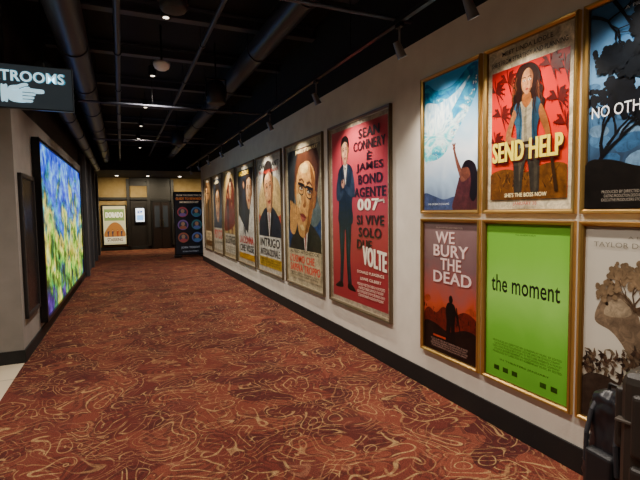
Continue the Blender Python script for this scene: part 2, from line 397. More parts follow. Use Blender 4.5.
def art_noother(f):
    f.rect(0, 0, 1, 1, grad_mat('night_print', [(0, '#2a2420'), (.2, '#24344a'), (.4, '#34587c'), (.65, '#5c8cb8'), (.85, '#4070a0'), (1, '#28486c')], 4, .25))
    random.seed(5)
    f.step = .000004
    for i in range(26):
        x = random.random(); y = random.uniform(.2, .75); r = random.uniform(.04, .12); f.ell(x, y, r, r*.35, random.choice(['#6e96bc', '#4a78a4', '#34608c']), random.uniform(-.4, .4), 12)
    branch(f, .02, .12, 1.1, .24, .06, '#0c0d12', 5, '#10141c')
    branch(f, .98, .3, 1.9, .22, .05, '#0c0d12', 5, '#141a24')
    branch(f, .2, 1.0, -1.0, .18, .035, '#0c0d12', 5, '#10151c')
    branch(f, .02, .96, -.5, .16, .03, '#0c0d12', 5, '#10151c')
    branch(f, .8, 1.0, -1.9, .18, .03, '#0c0d12', 5, '#10151c')
    f.step = ST
    f.smooth([(0, 0), (0, .22), (.2, .24), (.5, .19), (.8, .24), (1, .2), (1, 0)], '#15110f')
    f.smooth([(.52, .0), (.5, .14), (.54, .26), (.6, .33), (.72, .33), (.8, .26), (.82, .1), (.8, 0)], '#23242c')
    f.ell(.66, .365, .06, .045, '#8a6650'); f.smooth([(.59, .37), (.61, .42), (.7, .42), (.74, .37), (.66, .395)], '#0c0a0a')
    f.text("NO OTHER CHOICE", .05, .45, .95, .505, '#e6ebf0', .0)
    f.text("A FILM BY PARK", .3, .93, .7, .945, '#b8c4d0', .0)
    f.credits(.15, .03, .85, .09, 3, '#8c8478')

def art_bury(f):
    f.rect(0, 0, 1, 1, grad_mat('dusk_print', [(0, '#2a1512'), (.18, '#5c2018'), (.34, '#b04428'), (.46, '#9c4c44'), (.7, '#74565a'), (1, '#84686a')], 3.5, .22, 8))
    f.smooth([(.0, .28), (.1, .33), (.25, .3), (.4, .36), (.6, .32), (.8, .36), (1, .31), (1, .2), (0, .2)], '#6c1e14')
    f.smooth([(.0, .4), (.08, .43), (.14, .4), (.05, .37)], '#c8502c'); f.smooth([(.8, .37), (.9, .4), (1, .38), (1, .35)], '#c04a28')
    random.seed(11); f.step = .00001
    for i in range(60):
        x = random.random(); y = .26+random.random()*.1; h = random.uniform(.005, .03); f.rect(x, y-.02, x+random.uniform(.006, .02), y+h-.02, random.choice(['#34100c', '#4a1812', '#801f14']))
    f.step = ST
    f.smooth([(0, 0), (0, .2), (.2, .22), (.5, .18), (.8, .23), (1, .2), (1, 0)], '#1e100e')
    f.smooth([(.45, .1), (.46, .25), (.44, .34), (.475, .395), (.53, .405), (.6, .395), (.63, .34), (.61, .25), (.62, .1), (.56, .1), (.54, .23), (.51, .1)], '#120c0e')
    f.ell(.537, .43, .036, .03, '#160e10'); f.line([(.64, .38), (.72, .18)], .018, '#0e0a0a'); f.line([(.6, .38), (.66, .3), (.66, .25)], .03, '#120c0e', .02)
    for i, (t, a, b) in enumerate((("WE", .24, .6), ("BURY", .2, .84), ("THE", .34, .72), ("DEAD", .2, .9))):
        y = .935-i*.1
        f.text(t, a+.012, y-.098, b+.012, y-.01, '#8c3a34', .035)
        f.text(t, a, y-.092, b, y-.004, '#e6ccc8', .035)
    f.text("FROM WRITER AND DIRECTOR", .25, .955, .75, .967, '#d8c0b8', 0)
    f.credits(.15, .03, .85, .1, 4, '#a88478')
    f.rect(.2, .115, .45, .13, '#c84a30')

def art_moment(f):
    f.rect(0, 0, 1, 1, grad_mat('green_print_sheen', [(0, '#5a9c2c'), (.3, '#6cb434'), (.55, '#8ccc58'), (.8, '#78bc3c'), (1, '#6cae34')], 1.5, .15))  # paler middle stop paints a reflection into the printed green
    f.text("the moment", .07, .565, .9, .675, '#14180e', .012)
    f.text("THE MOMENT A FILM", .38, .93, .62, .94, '#1c3010', 0)
    f.credits(.1, .16, .93, .25, 5, '#1c3a10')
    f.text("IN THEATERS JANUARY", .2, .115, .8, .13, '#1c3a10', 0)
    for x in (.12, .24, .36, .7, .82): f.rect(x, .05, x+.07, .08, '#2c5214')

def art_beige(f):
    f.rect(0, 0, 1, 1, grad_mat('beige_print', [(0, '#a89f8c'), (.4, '#c4beb0'), (1, '#b4aea2')], 3, .2))
    random.seed(21)
    f.smooth([(.1, .52), (.14, .62), (.24, .68), (.36, .67), (.44, .6), (.5, .5), (.62, .44), (.7, .34), (.6, .28), (.44, .32), (.34, .42), (.24, .48)], '#85705a')
    f.smooth([(.18, .56), (.22, .63), (.33, .65), (.4, .59), (.32, .56)], '#a8957a')
    f.smooth([(.3, .66), (.42, .62), (.54, .66), (.7, .7), (.86, .78), (.72, .66), (.6, .6), (.5, .54), (.46, .58)], '#6a5440')
    f.smooth([(.2, .66), (.22, .74), (.28, .7), (.3, .66)], '#6a5440'); f.ell(.2, .615, .014, .009, '#201612')
    f.step = .000006
    for a in (.3, .8, 1.2, 1.7, 2.2): branch(f, .42, .6, a, .12, .016, '#5c4634', 3, '#8c7458')
    for i in range(200):
        x = random.random(); y = random.uniform(.16, .4-.12*abs(x-.5)); L = random.uniform(.03, .09); a = random.uniform(.4, 2.7)
        f.line([(x, y), (x+math.cos(a)*L*.5, y+math.sin(a)*L*.4), (x+math.cos(a+.5)*L, y+math.sin(a+.5)*L*.66)], .035, random.choice(['#3c2e26', '#5c4636', '#6a5440', '#2a201c', '#7c6a52']), .006)
    f.step = ST
    f.smooth([(0, .0), (0, .2), (.2, .25), (.5, .2), (.8, .26), (1, .22), (1, .0)], '#3c3028')
    f.text("TAYLOR DOOR LISOWN", .08, .9, .92, .925, '#6c665a', 0)
    f.text("A FILM BY", .36, .945, .64, .957, '#6c665a', 0)
    f.credits(.15, .03, .85, .09, 3, '#8c8474')

def face(f, cx, cy, s, skin, hair, dark='#1c1614', glasses=False, sh='#8a5a38', hi='#e8c08c', tilt=0.0):
    a = f.w/f.h; ct, st_ = math.cos(tilt), math.sin(tilt)
    Q = lambda x, y: (cx+(x*ct-y*st_)*s, cy+(x*st_+y*ct)*s*a)
    def S(pts, c): f.smooth([Q(x, y) for x, y in pts], c)
    def Ln(pts, w, c, w2=None): f.line([Q(x, y) for x, y in pts], w*s, c, None if w2 is None else w2*s)
    S([(-.5, .0), (-.54, .5), (-.3, .92), (.15, 1.0), (.5, .75), (.55, .3), (.48, -.1), (.3, .1), (-.3, .1)], hair)
    for sg in (-1, 1): S([(sg*.4, .15), (sg*.5, .18), (sg*.49, -.05), (sg*.4, -.12)], sh)
    S([(-.42, .4), (-.22, .68), (.22, .68), (.42, .38), (.41, -.1), (.33, -.42), (.15, -.68), (0, -.73), (-.15, -.68), (-.33, -.42), (-.42, -.1)], skin)
    S([(.14, .6), (.4, .35), (.4, -.1), (.32, -.42), (.14, -.67), (.2, -.35), (.24, -.05), (.3, .2)], sh)
    S([(-.3, .52), (-.05, .6), (.08, .5), (-.05, .42), (-.26, .42)], hi)
    S([(-.36, -.02), (-.22, .02), (-.14, -.12), (-.24, -.24), (-.34, -.18)], hi)
    for sg in (-1, 1):
        x = sg*.19
        S([(x-.11, .13), (x-.1, .22), (x+.1, .22), (x+.11, .13), (x, .07)], sh)
        S([(x-.085, .13), (x, .165), (x+.085, .13), (x, .1)], '#e0d4c0'); p = Q(x+.01, .133); f.ell(p[0], p[1], .03*s, .032*s*a, dark)
        Ln([(x-.1, .13), (x, .175), (x+.1, .13)], .026, dark)
        Ln([(x-.13, .25), (x, .3), (x+.12, .25)], .05, hair, .03)
        if glasses:
            Ln([(x+px, .12+py) for px, py in ((-.16, .06), (-.1, .09), (.1, .09), (.15, .05), (.12, -.07), (.03, -.11), (-.08, -.09), (-.15, -.02), (-.16, .06))], .022, dark)
            Ln([(x-.17, .2), (x+.16, .2)], .05, dark)
    if glasses: Ln([(-.05, .18), (.05, .18)], .03, dark)
    S([(0, .15), (.05, .0), (.09, -.13), (.03, -.18), (-.06, -.15), (.01, -.08)], sh)
    S([(-.16, -.34), (-.05, -.3), (.05, -.3), (.16, -.34), (0, -.37)], '#8c3428'); S([(-.13, -.37), (0, -.36), (.13, -.37), (0, -.44)], '#b05a48')
    Ln([(-.22, -.1), (-.26, -.3)], .018, sh); S([(-.12, -.55), (0, -.5), (.12, -.55), (0, -.6)], hi)
    S([(-.46, .25), (-.48, .6), (-.2, .88), (.3, .85), (.5, .5), (.44, .28), (.36, .5), (.1, .64), (-.15, .6), (-.36, .48)], hair)

def suit(f, x, y, s, c, c2='#10131a', tie='#8c1c1c'):
    a = f.w/f.h; X = lambda u: x+u*s; Y = lambda v: y+v*s*a
    S = lambda p, c: f.smooth([(X(u), Y(v)) for u, v in p], c)
    S([(-.95, -1), (-.9, -.3), (-.55, .05), (-.15, .2), (.15, .2), (.55, .05), (.9, -.3), (.95, -1)], c)
    f.poly([(X(-.18), Y(.2)), (X(0), Y(-.6)), (X(.18), Y(.2))], '#e8e2d6'); f.poly([(X(-.05), Y(.08)), (X(0), Y(-.55)), (X(.05), Y(.08))], tie)
    f.poly([(X(-.2), Y(.2)), (X(-.32), Y(-.1)), (X(0), Y(-.7))], c2); f.poly([(X(.2), Y(.2)), (X(.32), Y(-.1)), (X(0), Y(-.7))], c2)

def art_bond(f):
    f.rect(0, 0, 1, 1, '#c0b098'); f.rect(.03, .022, .97, .978, grad_mat('bond_red', [(0, '#8e2a32'), (.5, '#a0323c'), (1, '#a83a42')], 3, .2))
    su = '#1a2432'; lt = '#2e3c50'
    f.smooth([(.17, .1), (.18, .25), (.16, .42), (.17, .52), (.38, .52), (.39, .4), (.37, .25), (.39, .1), (.33, .1), (.3, .25), (.28, .42), (.25, .25), (.22, .1)], su)
    f.line([(.32, .48), (.34, .3), (.35, .13)], .02, lt, .01); f.line([(.21, .48), (.21, .3), (.19, .13)], .02, lt, .01)
    f.smooth([(.08, .078), (.12, .1), (.17, .112), (.225, .11), (.22, .082)], '#0c0c10'); f.smooth([(.33, .082), (.325, .11), (.39, .112), (.43, .1), (.46, .078)], '#0c0c10')
    f.smooth([(.15, .46), (.16, .56), (.14, .68), (.16, .75), (.24, .785), (.34, .785), (.42, .75), (.44, .66), (.41, .56), (.42, .46), (.28, .43)], su)
    f.poly([(.255, .785), (.29, .66), (.325, .785)], '#e8e0d4'); f.poly([(.275, .765), (.305, .765), (.292, .75)], '#101014'); f.poly([(.275, .775), (.275, .755), (.292, .762)], '#101014')
    f.poly([(.25, .785), (.22, .74), (.29, .64), (.262, .74)], lt); f.poly([(.33, .785), (.36, .74), (.29, .64), (.318, .74)], lt)
    f.line([(.29, .64), (.285, .5), (.27, .44)], .008, '#0c1018')
    f.smooth([(.42, .74), (.46, .66), (.45, .6), (.36, .61), (.26, .66), (.24, .685), (.33, .66), (.38, .66)], lt)
    f.smooth([(.16, .73), (.115, .66), (.12, .59), (.18, .585), (.25, .62), (.24, .64), (.19, .635)], lt)
    f.smooth([(.26, .79), (.26, .815), (.32, .815), (.32, .79), (.29, .775)], '#b87858')
    f.smooth([(.215, .675), (.225, .7), (.26, .7), (.275, .68), (.26, .655), (.23, .655)], '#d09878')
    f.line([(.235, .68), (.23, .74), (.225, .87)], .018, '#101014', .014); f.rect(.215, .71, .245, .74, '#101014')
    face(f, .29, .85, .14, '#d09878', '#1a1210', tilt=.08)
    dk = '#200c12'
    f.text("SEAN", .54, .9, .86, .95, dk, .07)
    f.text("CONNERY", .45, .838, .945, .888, dk, .06)
    f.text("È", .67, .782, .745, .83, dk, .06)
    f.text("JAMES", .5, .722, .91, .772, dk, .07)
    f.text("BOND", .53, .662, .9, .712, dk, .07)
    f.text("AGENTE", .46, .595, .945, .645, dk, .07)
    f.text("007", .52, .525, .84, .585, '#f0e2d0', .1); f.line([(.8, .57), (.92, .575), (.92, .56)], .014, '#f0e2d0')
    f.text("SI VIVE", .5, .45, .92, .5, dk, .07)
    f.text("SOLO", .53, .385, .88, .435, dk, .07)
    f.text("DUE", .5, .32, .74, .37, dk, .07)
    f.text("VOLTE", .6, .24, .95, .34, '#f0e2d0', .07, rise=-.02)
    f.text("DONALD PLEASENCE", .5, .19, .92, .205, '#ecdcc8', .01)
    f.text("LEWIS GILBERT", .55, .155, .88, .17, '#ecdcc8', .01)
    f.credits(.5, .06, .93, .14, 4, '#ecdcc8')

def art_p2(f):
    f.rect(0, 0, 1, 1, '#d8cca8'); f.lim = (.05, .04, .95, .965); f.rect(.05, .04, .95, .965, '#5c6c6c')
    f.smooth([(.0, .3), (.0, .8), (.15, .97), (.45, .97), (.3, .75), (.2, .5), (.2, .3)], '#2c3032')
    f.smooth([(.7, .98), (1, .98), (1, .55), (.88, .6), (.85, .8)], '#948c70')
    f.smooth([(.05, .22), (.1, .4), (.4, .45), (.8, .42), (.96, .46), (.95, .22)], '#1d3c70')
    suit(f, .55, .38, .5, '#2c2824', '#1a1816', '#b03020')
    f.rect(.44, .38, .64, .48, '#b07844')
    face(f, .54, .62, .58, '#d8a058', '#5c3420', '#141212', True, '#9a6028', '#f0cc80', tilt=-.22)
    f.smooth([(.1, .48), (.14, .56), (.26, .54), (.32, .44), (.24, .36), (.12, .38)], '#d8a058')
    for k in range(4): f.smooth([(.13+.045*k, .52), (.12+.05*k, .6-.01*k), (.15+.05*k, .6-.01*k), (.165+.045*k, .52)], '#d8a058'); f.line([(.165+.045*k, .5), (.165+.05*k, .56)], .006, '#a06830')
    f.rect(.05, .04, .95, .25, '#d4c49c')
    f.lim = (0, 0, 1, 1)
    f.text("ALFRED HITCHCOCK", .1, .222, .9, .245, '#2c2018', .02)
    f.text("L'UOMO CHE", .1, .155, .78, .21, '#c83420', .07)
    f.text("SAPEVA TROPPO", .1, .09, .92, .145, '#c83420', .07)
    f.credits(.1, .05, .9, .085, 2, '#2c2018')
    f.text("JAMES STEWART", .3, .925, .9, .955, '#e8d8a0', .03)

def art_p3(f):
    f.rect(0, 0, 1, 1, '#dcd4c0'); f.lim = (.05, .04, .95, .96); f.rect(.05, .04, .95, .96, '#e8e4d4')
    f.rect(.05, .3, .95, .55, '#c04428'); f.smooth([(.06, .5), (.2, .78), (.5, .84), (.9, .76), (.95, .5)], '#d8b878')
    suit(f, .5, .5, .52, '#202838'); f.rect(.42, .52, .58, .6, '#a87048')
    face(f, .5, .7, .38, '#d09868', '#241a16', tilt=.15)
    f.rect(.05, .04, .95, .31, '#e8e4d4'); f.rect(.05, .04, .95, .125, '#d8b030')
    f.text("CARY GRANT", .1, .9, .9, .945, '#1a1818', .05); f.text("EVA MARIE SAINT", .1, .855, .9, .885, '#a82c1c', .02)
    f.text("INTRIGO", .1, .22, .9, .295, '#141414', .08); f.text("INTERNAZIONALE", .1, .14, .9, .2, '#141414', .06)
    f.credits(.1, .05, .9, .115, 3, '#241a10')

def person(f, x, y, s, c, skin='#c08a60'):
    a = f.w/f.h
    f.smooth([(x-.1*s, y), (x-.09*s, y+.5*s*a), (x-.13*s, y+.8*s*a), (x-.1*s, y+1.05*s*a), (x+.1*s, y+1.05*s*a), (x+.15*s, y+.8*s*a), (x+.09*s, y+.5*s*a), (x+.12*s, y), (x+.03*s, y), (x, y+.45*s*a), (x-.03*s, y)], c)
    f.ell(x, y+1.2*s*a, .07*s, .1*s*a, skin); f.smooth([(x-.08*s, y+1.2*s*a), (x-.06*s, y+1.33*s*a), (x+.07*s, y+1.33*s*a), (x+.08*s, y+1.2*s*a), (x, y+1.27*s*a)], '#1a1210')
    f.line([(x+.12*s, y+.95*s*a), (x+.32*s, y+1.1*s*a)], .06*s, c)

def art_p4(f):
    f.rect(0, 0, 1, 1, '#d0c6ac'); f.rect(.05, .04, .95, .96, '#e8e4d6')
    f.poly([(.05, .96), (.95, .96), (.6, .3), (.05, .5)], '#20242c')
    person(f, .4, .3, .62, '#2a3444'); face(f, .7, .72, .34, '#d8a878', '#30201a', tilt=-.1)
    f.text("LA DONNA", .1, .2, .9, .28, '#a8201c', .06); f.text("CHE VISSE", .1, .12, .9, .19, '#1a1a1a', .05)
    f.rect(.05, .04, .95, .1, '#d8a028'); f.text("VERTIGINE", .1, .9, .7, .945, '#f0c840', .03)
def art_p5(f):
    f.rect(0, 0, 1, 1, '#c0ae88'); f.rect(.05, .04, .95, .96, '#c8a868')
    f.smooth([(.06, .5), (.3, .8), (.7, .9), (.93, .7), (.93, .4), (.06, .3)], '#7a2c24')
    person(f, .35, .28, .62, '#1c2430'); person(f, .68, .26, .5, '#702018'); face(f, .6, .78, .24, '#d0a070', '#30201a')
    f.rect(.05, .04, .95, .27, '#e0d8c0'); f.text("GOLDFINGER", .08, .15, .92, .25, '#181410', .06); f.credits(.1, .05, .9, .13, 3, '#241a10')
def art_p6(f):
    f.rect(0, 0, 1, 1, '#b8ac94'); f.rect(.05, .04, .95, .96, '#28384c')
    face(f, .5, .62, .5, '#c89468', '#1a1210'); f.rect(.05, .04, .95, .32, '#d8d0b8')
    f.text("PSYCO", .1, .18, .9, .3, '#a82018', .06); f.text("ANTHONY PERKINS", .1, .11, .9, .15, '#1a1a1a', .02); f.text("UN FILM DI", .1, .9, .6, .94, '#e8d8a0', .03)
def art_p7(f):
    f.rect(0, 0, 1, 1, '#c0b090'); f.rect(.05, .04, .95, .96, '#7c5830'); person(f, .5, .3, .65, '#20180f'); face(f, .3, .78, .28, '#e0a860', '#3a2010')
    f.text("WESTERN", .08, .12, .92, .26, '#e8d0a0', .05)

# ------------------------------------------------------------------ room shell
M_wall = plaster('wall_plaster', '#d6cdbf', '#e0d8ca')
M_dark = plaster('dark_paint', '#17171a', '#1e1e22', 0.8)
M_left = plaster('left_wall_paint', '#847f79', '#8e8982')
M_black = plaster('black_base', '#0a0a0b', '#101011', 0.6)
M_ceil = plaster('ceiling_black', '#0c0d12', '#14151d', 0.9, 3)
M_beige = plaster('lobby_beige', '#8c7444', '#9c8454')
M_wood = plaster('dark_wood_panel', '#15110f', '#1c1613', 0.5)
M_carpet = carpet_mat()

def grid_floor(name, x0, y0, x1, y1, z, m):
    mb = MB(name); mb.box((x0, y0, z-.1), (x1, y1, z), m); return mb.build()
grid_floor('floor', -.95, -3.5, 5.2, 20.2, 0, M_carpet)
grid_floor('floor_tile_area', -4.0, -3.5, -.95, 5.3, 0, tile_mat())
boxo('ceiling', (-4.0, -3.5, 3.8), (5.2, 20.2, 3.9), M_ceil)
boxo('wall_right', (XR, -3.4, 0), (XR+.14, 14.3, 2.88), M_wall)
boxo('trim_1', (XR+.03, -3.4, 2.88), (XR+.14, 14.3, 3.8), M_dark)
boxo('baseboard_right', (XR-.014, -3.4, 0), (XR, 14.3, .15), M_black, .003)
boxo('wall_lobby_return', (XR+.14, 14.1, 0), (5.1, 14.3, 3.8), M_dark)
boxo('wall_lobby_right', (5.1, 14.1, 0), (5.2, 20.1, 3.8), M_dark)
boxo('wall_back', (-4.0, -3.5, 0), (XR+.14, -3.4, 3.8), M_left)
boxo('wall_restroom_side', (-4.0, -3.4, 0), (-3.9, 5.3, 3.8), M_left)
mb = MB('wall_left')
def prism(mb, pts, z0, z1, m):
    n = len(pts)
    for i in range(n):
        a = pts[i]; b = pts[(i+1) % n]
        mb.face([(a[0], a[1], z0), (b[0], b[1], z0), (b[0], b[1], z1), (a[0], a[1], z1)], m)
    mb.face([(p[0], p[1], z1) for p in pts], m); mb.face([(p[0], p[1], z0) for p in pts][::-1], m)
L0 = (-.95, 5.3); L1 = (-.84, 12.0)
prism(mb, [L0, L1, (-3.9, 12.0), (-3.9, 5.3)], 0, 2.62, M_left); mb.build()
mb = MB('trim_2'); prism(mb, [(L0[0]-.03, 5.33), (L1[0]-.03, 12.0), (-3.9, 12.0), (-3.9, 5.33)], 2.62, 3.8, M_dark); mb.build()
mb = MB('baseboard_left'); prism(mb, [(L0[0]+.014, 5.286), (L1[0]+.014, 12.0), (L1[0], 12.0), (L0[0], 5.3), (-3.9, 5.3), (-3.9, 5.286)], 0, .13, M_black); mb.build()
boxo('wall_left_rear', (-3.9, 12.0, 0), (-.80, 20.1, 3.8), plaster('rear_paint', '#34353a', '#3c3d42'))
for i, y in enumerate((12.05, 14.0, 16.0, 18.0)):
    boxo('trim_%d' % (3+i), (-.80, y, 0), (-.74, y+.28, 2.9), mat('#4a4c50', .6), .004)
boxo('wall_far', (-.8, 20.1, 0), (5.2, 20.2, 3.8), M_beige)
boxo('ceiling_soffit', (-.8, 16.6, 2.95), (5.1, 20.1, 3.75), M_dark)
boxo('baseboard_far', (-.8, 20.06, 0), (5.1, 20.1, .14), M_black, .003)
boxo('trim_7', (-.8, 20.03, 2.05), (2.9, 20.1, 2.16), mat('#15120f', .5), .005)
for i, x in enumerate((.22, 1.0, 1.95)):
    boxo('trim_%d' % (8+i), (x, 19.98, .14), (x+.12, 20.1, 2.9), mat('#171412', .5), .005)
boxo('trim_11', (.34, 20.085, .14), (1.95, 20.1, 2.05), M_wood)
boxo('trim_12', (.34, 20.07, 2.62), (1.95, 20.1, 2.95), M_wood)
boxo('trim_13', (1.12, 20.075, 2.16), (1.95, 20.1, 2.62), M_wood)

def far_door(name, x0, x1):
    mb = MB(name); y = 20.02
    mb.box((x0, y-.04, 0), (x0+.06, y+.035, 2.0), mat('#0c0b0b', .4), .004)
    mb.box((x1-.06, y-.04, 0), (x1, y+.035, 2.0), mat('#0c0b0b', .4), .004)
    mb.box((x0, y-.04, 1.95), (x1, y+.035, 2.04), mat('#0c0b0b', .4), .004)
    xm = (x0+x1)/2
    for a, b in ((x0+.06, xm-.005), (xm+.005, x1-.06)):
        mb.box((a, y-.03, .02), (b, y+.02, 1.95), mat('#1e1614', .35), .006)
        mb.box((a+.06, y-.036, .9), (b-.06, y-.028, 1.8), mat('#30343c', .08), .002)
    for x in (xm-.06, xm+.06):
        mb.tube([(x, y-.035, .9), (x, y-.09, .92), (x, y-.09, 1.2), (x, y-.035, 1.22)], .012, mat('#b0a890', .3, 1.0))
    return mb.build()
far_door('door_1', 1.15, 1.93)

# ------------------------------------------------------------------ posters on the right wall
GOLD = mat('#d0a860', .3, .9); GOLD2 = mat('#8e6c3c', .4, .9); BR = mat('#6a5a46', .35, .6); BR2 = mat('#a8977a', .35, .6)
cols = [(3.09, 2.42), (2.39, 1.70), (1.672, .99)]
ups = [art_wave, art_sendhelp, art_noother]; dns = [art_bury, art_moment, art_beige]
for (a, b), u, d in zip(cols, ups, dns):
    wall_poster('framed_movie_poster', a, b, 1.455, 2.545, .028, .03, GOLD, u, GOLD2)
    wall_poster('framed_movie_poster', a, b, .32, 1.415, .028, .03, GOLD, d, GOLD2)
big = [(4.90, 3.545, art_bond), (6.47, 5.07, art_p2), (8.05, 6.63, art_p3), (9.60, 8.19, art_p4), (11.0, 9.74, art_p5), (12.4, 11.12, art_p6), (13.75, 12.52, art_p7)]
for a, b, ar in big:
    wall_poster('framed_vintage_poster', a, b, .42, 2.46, .035, .035, BR, ar, BR2)

# ------------------------------------------------------------------ LED video wall
ang = math.atan2(L1[0]-L0[0], L1[1]-L0[1])
def onleft(y, off=0.0): return Vector((L0[0]+(y-5.3)*math.tan(ang)+off, y, 0))
mb = MB('led_video_wall')
a = onleft(6.2, .01); b = onleft(11.0, .01)
U = (b-a).normalized(); N = Vector((U.y, -U.x, 0)); W = (b-a).length
Z0, Z1 = .2, 2.40
def slab(mb, a, b, z0, z1, n0, n1, m):
    vs = [a+N*n0, b+N*n0, b+N*n1, a+N*n1]
    prism(mb, [(v.x, v.y) for v in vs], z0, z1, m)
slab(mb, a, b, Z0, Z1, 0, .05, mat('#060607', .4))
bz = mat('#0a0a0b', .35)
slab(mb, a, b, Z0, Z0+.045, .05, .075, bz); slab(mb, a, b, Z1-.045, Z1, .05, .075, bz)
slab(mb, a, a+U*.06, Z0, Z1, .05, .075, bz); slab(mb, b-U*.06, b, Z0, Z1, .05, .075, bz)
q0 = a+N*.053+U*.035; q1 = b+N*.053-U*.035
mb.face([q0+Vector((0, 0, Z0+.035)), q1+Vector((0, 0, Z0+.035)), q1+Vector((0, 0, Z1-.035)), q0+Vector((0, 0, Z1-.035))], led_mat(), [(0, 0), (1, 0), (1, 1), (0, 1)])
mb.build()
mb = MB('wall_display_case')
a = onleft(5.42, .001); b = onleft(6.1, .001)
slab(mb, a, b, .42, 1.92, 0, .02, mat('#141314', .4))
slab(mb, a+U*.05, b-U*.05, .47, 1.87, .02, .024, mat('#1a1a1d', .25))
for p, q, z0, z1 in ((a, b, .42, .46), (a, b, 1.88, 1.92), (a, a+U*.04, .42, 1.92), (b-U*.04, b, .42, 1.92)):
    slab(mb, p, q, z0, z1, .02, .035, mat('#2c2b2b', .45))
mb.build()

# ------------------------------------------------------------------ restroom sign
mb = MB('hanging_restroom_sign')
sx0, sx1, sy, sz0, sz1 = -1.27, -.375, 5.0, 2.47, 2.88
mb.box((sx0, sy-.02, sz0), (sx1, sy+.02, sz1), mat('#2a3036', .3), .006)
for x in (-1.15, -.62):
    mb.cyl((x, sy, sz1), (x, sy, 3.8), .006, mat('#3a3a3a', .4, 1)); mb.cyl((x, sy, sz1-.005), (x, sy, sz1+.03), .014, mat('#888888', .3, 1))
f = Flat(mb, (sx0, sy-.02, sz0), (1, 0, 0), (0, 0, 1), (0, -1, 0), sx1-sx0, sz1-sz0, .001, .0006); f.emit = 1.2
f.rect(.012, .03, .988, .97, mat('#46525a', .35, 0, .25))
f.text("RESTROOMS", .125, .60, .925, .85, mat('#3c8098', .4, 0, 1.2), .07)  # wider teal copy beneath, painting the blurred glow around the letters
f.text("RESTROOMS", .135, .61, .915, .84, '#c8ecf6', .02)
wh = '#b0dcec'; K = lambda pts: [(.35+(u-.3)*.80, v) for u, v in pts]
f.smooth(K([(.30, .16), (.30, .5), (.33, .51), (.37, .5), (.37, .16), (.33, .15)]), wh)
f.smooth(K([(.38, .2), (.38, .46), (.47, .52), (.56, .5), (.62, .47), (.62, .2), (.5, .14)]), wh)
f.smooth(K([(.55, .36), (.55, .47), (.66, .465), (.76, .455), (.775, .41), (.76, .37), (.66, .36)]), wh)
for k in range(3):
    y = .335-k*.075; x1 = .665-k*.015
    f.smooth(K([(.5, y-.03), (.5, y+.03), (.6, y+.032), (x1, y+.02), (x1+.01, y-.012), (x1-.015, y-.034), (.6, y-.034)]), wh)
    f.line(K([(.53, y+.036), (x1, y+.036)]), .008, '#30373e')
f.smooth(K([(.42, .42), (.48, .52), (.56, .575), (.6, .55), (.58, .5), (.52, .45)]), wh)
f.line(K([(.5, .44), (.56, .49), (.59, .5)]), .008, '#30373e')
mb.build()

# ------------------------------------------------------------------ standee at end of wall
mb = MB('promotional_standee')
x0, x1, y0 = 1.60, 2.62, 15.7
mb.box((x0, y0, .06), (x1, y0+.08, 2.2), mat('#0c0c10', .35), .006)
mb.box((x0-.02, y0-.14, 0), (x0+.2, y0+.24, .06), mat('#101012', .4), .01); mb.box((x1-.2, y0-.14, 0), (x1+.02, y0+.24, .06), mat('#101012', .4), .01)
f = Flat(mb, (x0, y0, .06), (1, 0, 0), (0, 0, 1), (0, -1, 0), x1-x0, 2.14, .001, .0008); f.emit = .2
f.rect(.04, .02, .96, .98, '#1a1e26')
f.text("FROM THE DIRECTOR OF", .1, .93, .9, .955, '#d8c8b0', .02); f.text("GUIDE TO REWARDS", .08, .87, .92, .91, '#e08040', .04); f.text("MEMBERSHIP", .2, .82, .8, .85, '#d8c8b0', .02)
cc = ['#a04850', '#4870a0', '#785898', '#3c7480', '#985844', '#5868a4']
for r in range(3):
    for c in range(2):
        u = .28+.44*c; v = .68-.2*r
        f.ell(u, v, .17, .08, cc[r*2+c]); f.ell(u, v-.005, .135, .06, '#343c50'); f.ell(u, v+.016, .06, .032, '#a07c64'); f.smooth([(u-.1, v-.06), (u-.07, v-.02), (u+.07, v-.02), (u+.1, v-.06)], cc[(r*2+c+2) % 6])
f.text("JOIN TODAY", .2, .1, .8, .14, '#a0a8b8', .03); f.text("SCAN TO START", .25, .05, .75, .07, '#a0a8b8', .02)
mb.build()

def lightbox(name, x0, x1, z0, z1, y, art, e):
    mb = MB(name); mb.box((x0, y-.07, z0), (x1, y, z1), mat('#0c0a08', .4), .006)
    f = Flat(mb, (x0+.05, y-.07, z0+.05), (1, 0, 0), (0, 0, 1), (0, -1, 0), x1-x0-.1, z1-z0-.1, .001, .0008); f.emit = e
    art(f); return mb.build()
def a_far1(f):
    f.rect(0, 0, 1, 1, '#b8b088'); f.rect(.05, .62, .95, .92, '#6c8048'); f.smooth([(.05, .2), (.2, .46), (.5, .58), (.8, .48), (.95, .2)], '#94602c')
    f.text("DORADO", .12, .7, .88, .84, '#f4ecd0', .05)
    for x in (.2, .4, .62, .8): person(f, x, .2, .26, random.choice(['#283020', '#7a2c18', '#34303c']))
    f.rect(.05, .05, .95, .2, '#c8c0a0'); f.text("STARRING", .15, .08, .85, .17, '#503020', .03)
def a_far2(f):
    f.rect(0, 0, 1, 1, '#d8e4f4'); f.rect(.1, .1, .9, .5, '#6898d0'); f.text("NOW", .2, .6, .8, .85, '#304880', .05)
def a_far3(f):
    f.rect(0, 0, 1, 1, '#3c78c8'); f.smooth([(.2, .1), (.3, .6), (.5, .8), (.7, .6), (.8, .1)], '#101c38'); f.text("SOON", .2, .82, .8, .93, '#f0f4ff', .04)
lightbox('lightbox_poster', -.72, .2, .2, 1.85, 20.095, a_far1, .9)
lightbox('lightbox_poster', .50, .92, 1.1, 1.75, 20.08, a_far2, 2.2)
lightbox('lightbox_poster', 2.15, 2.6, .9, 1.8, 20.095, a_far3, 1.4)

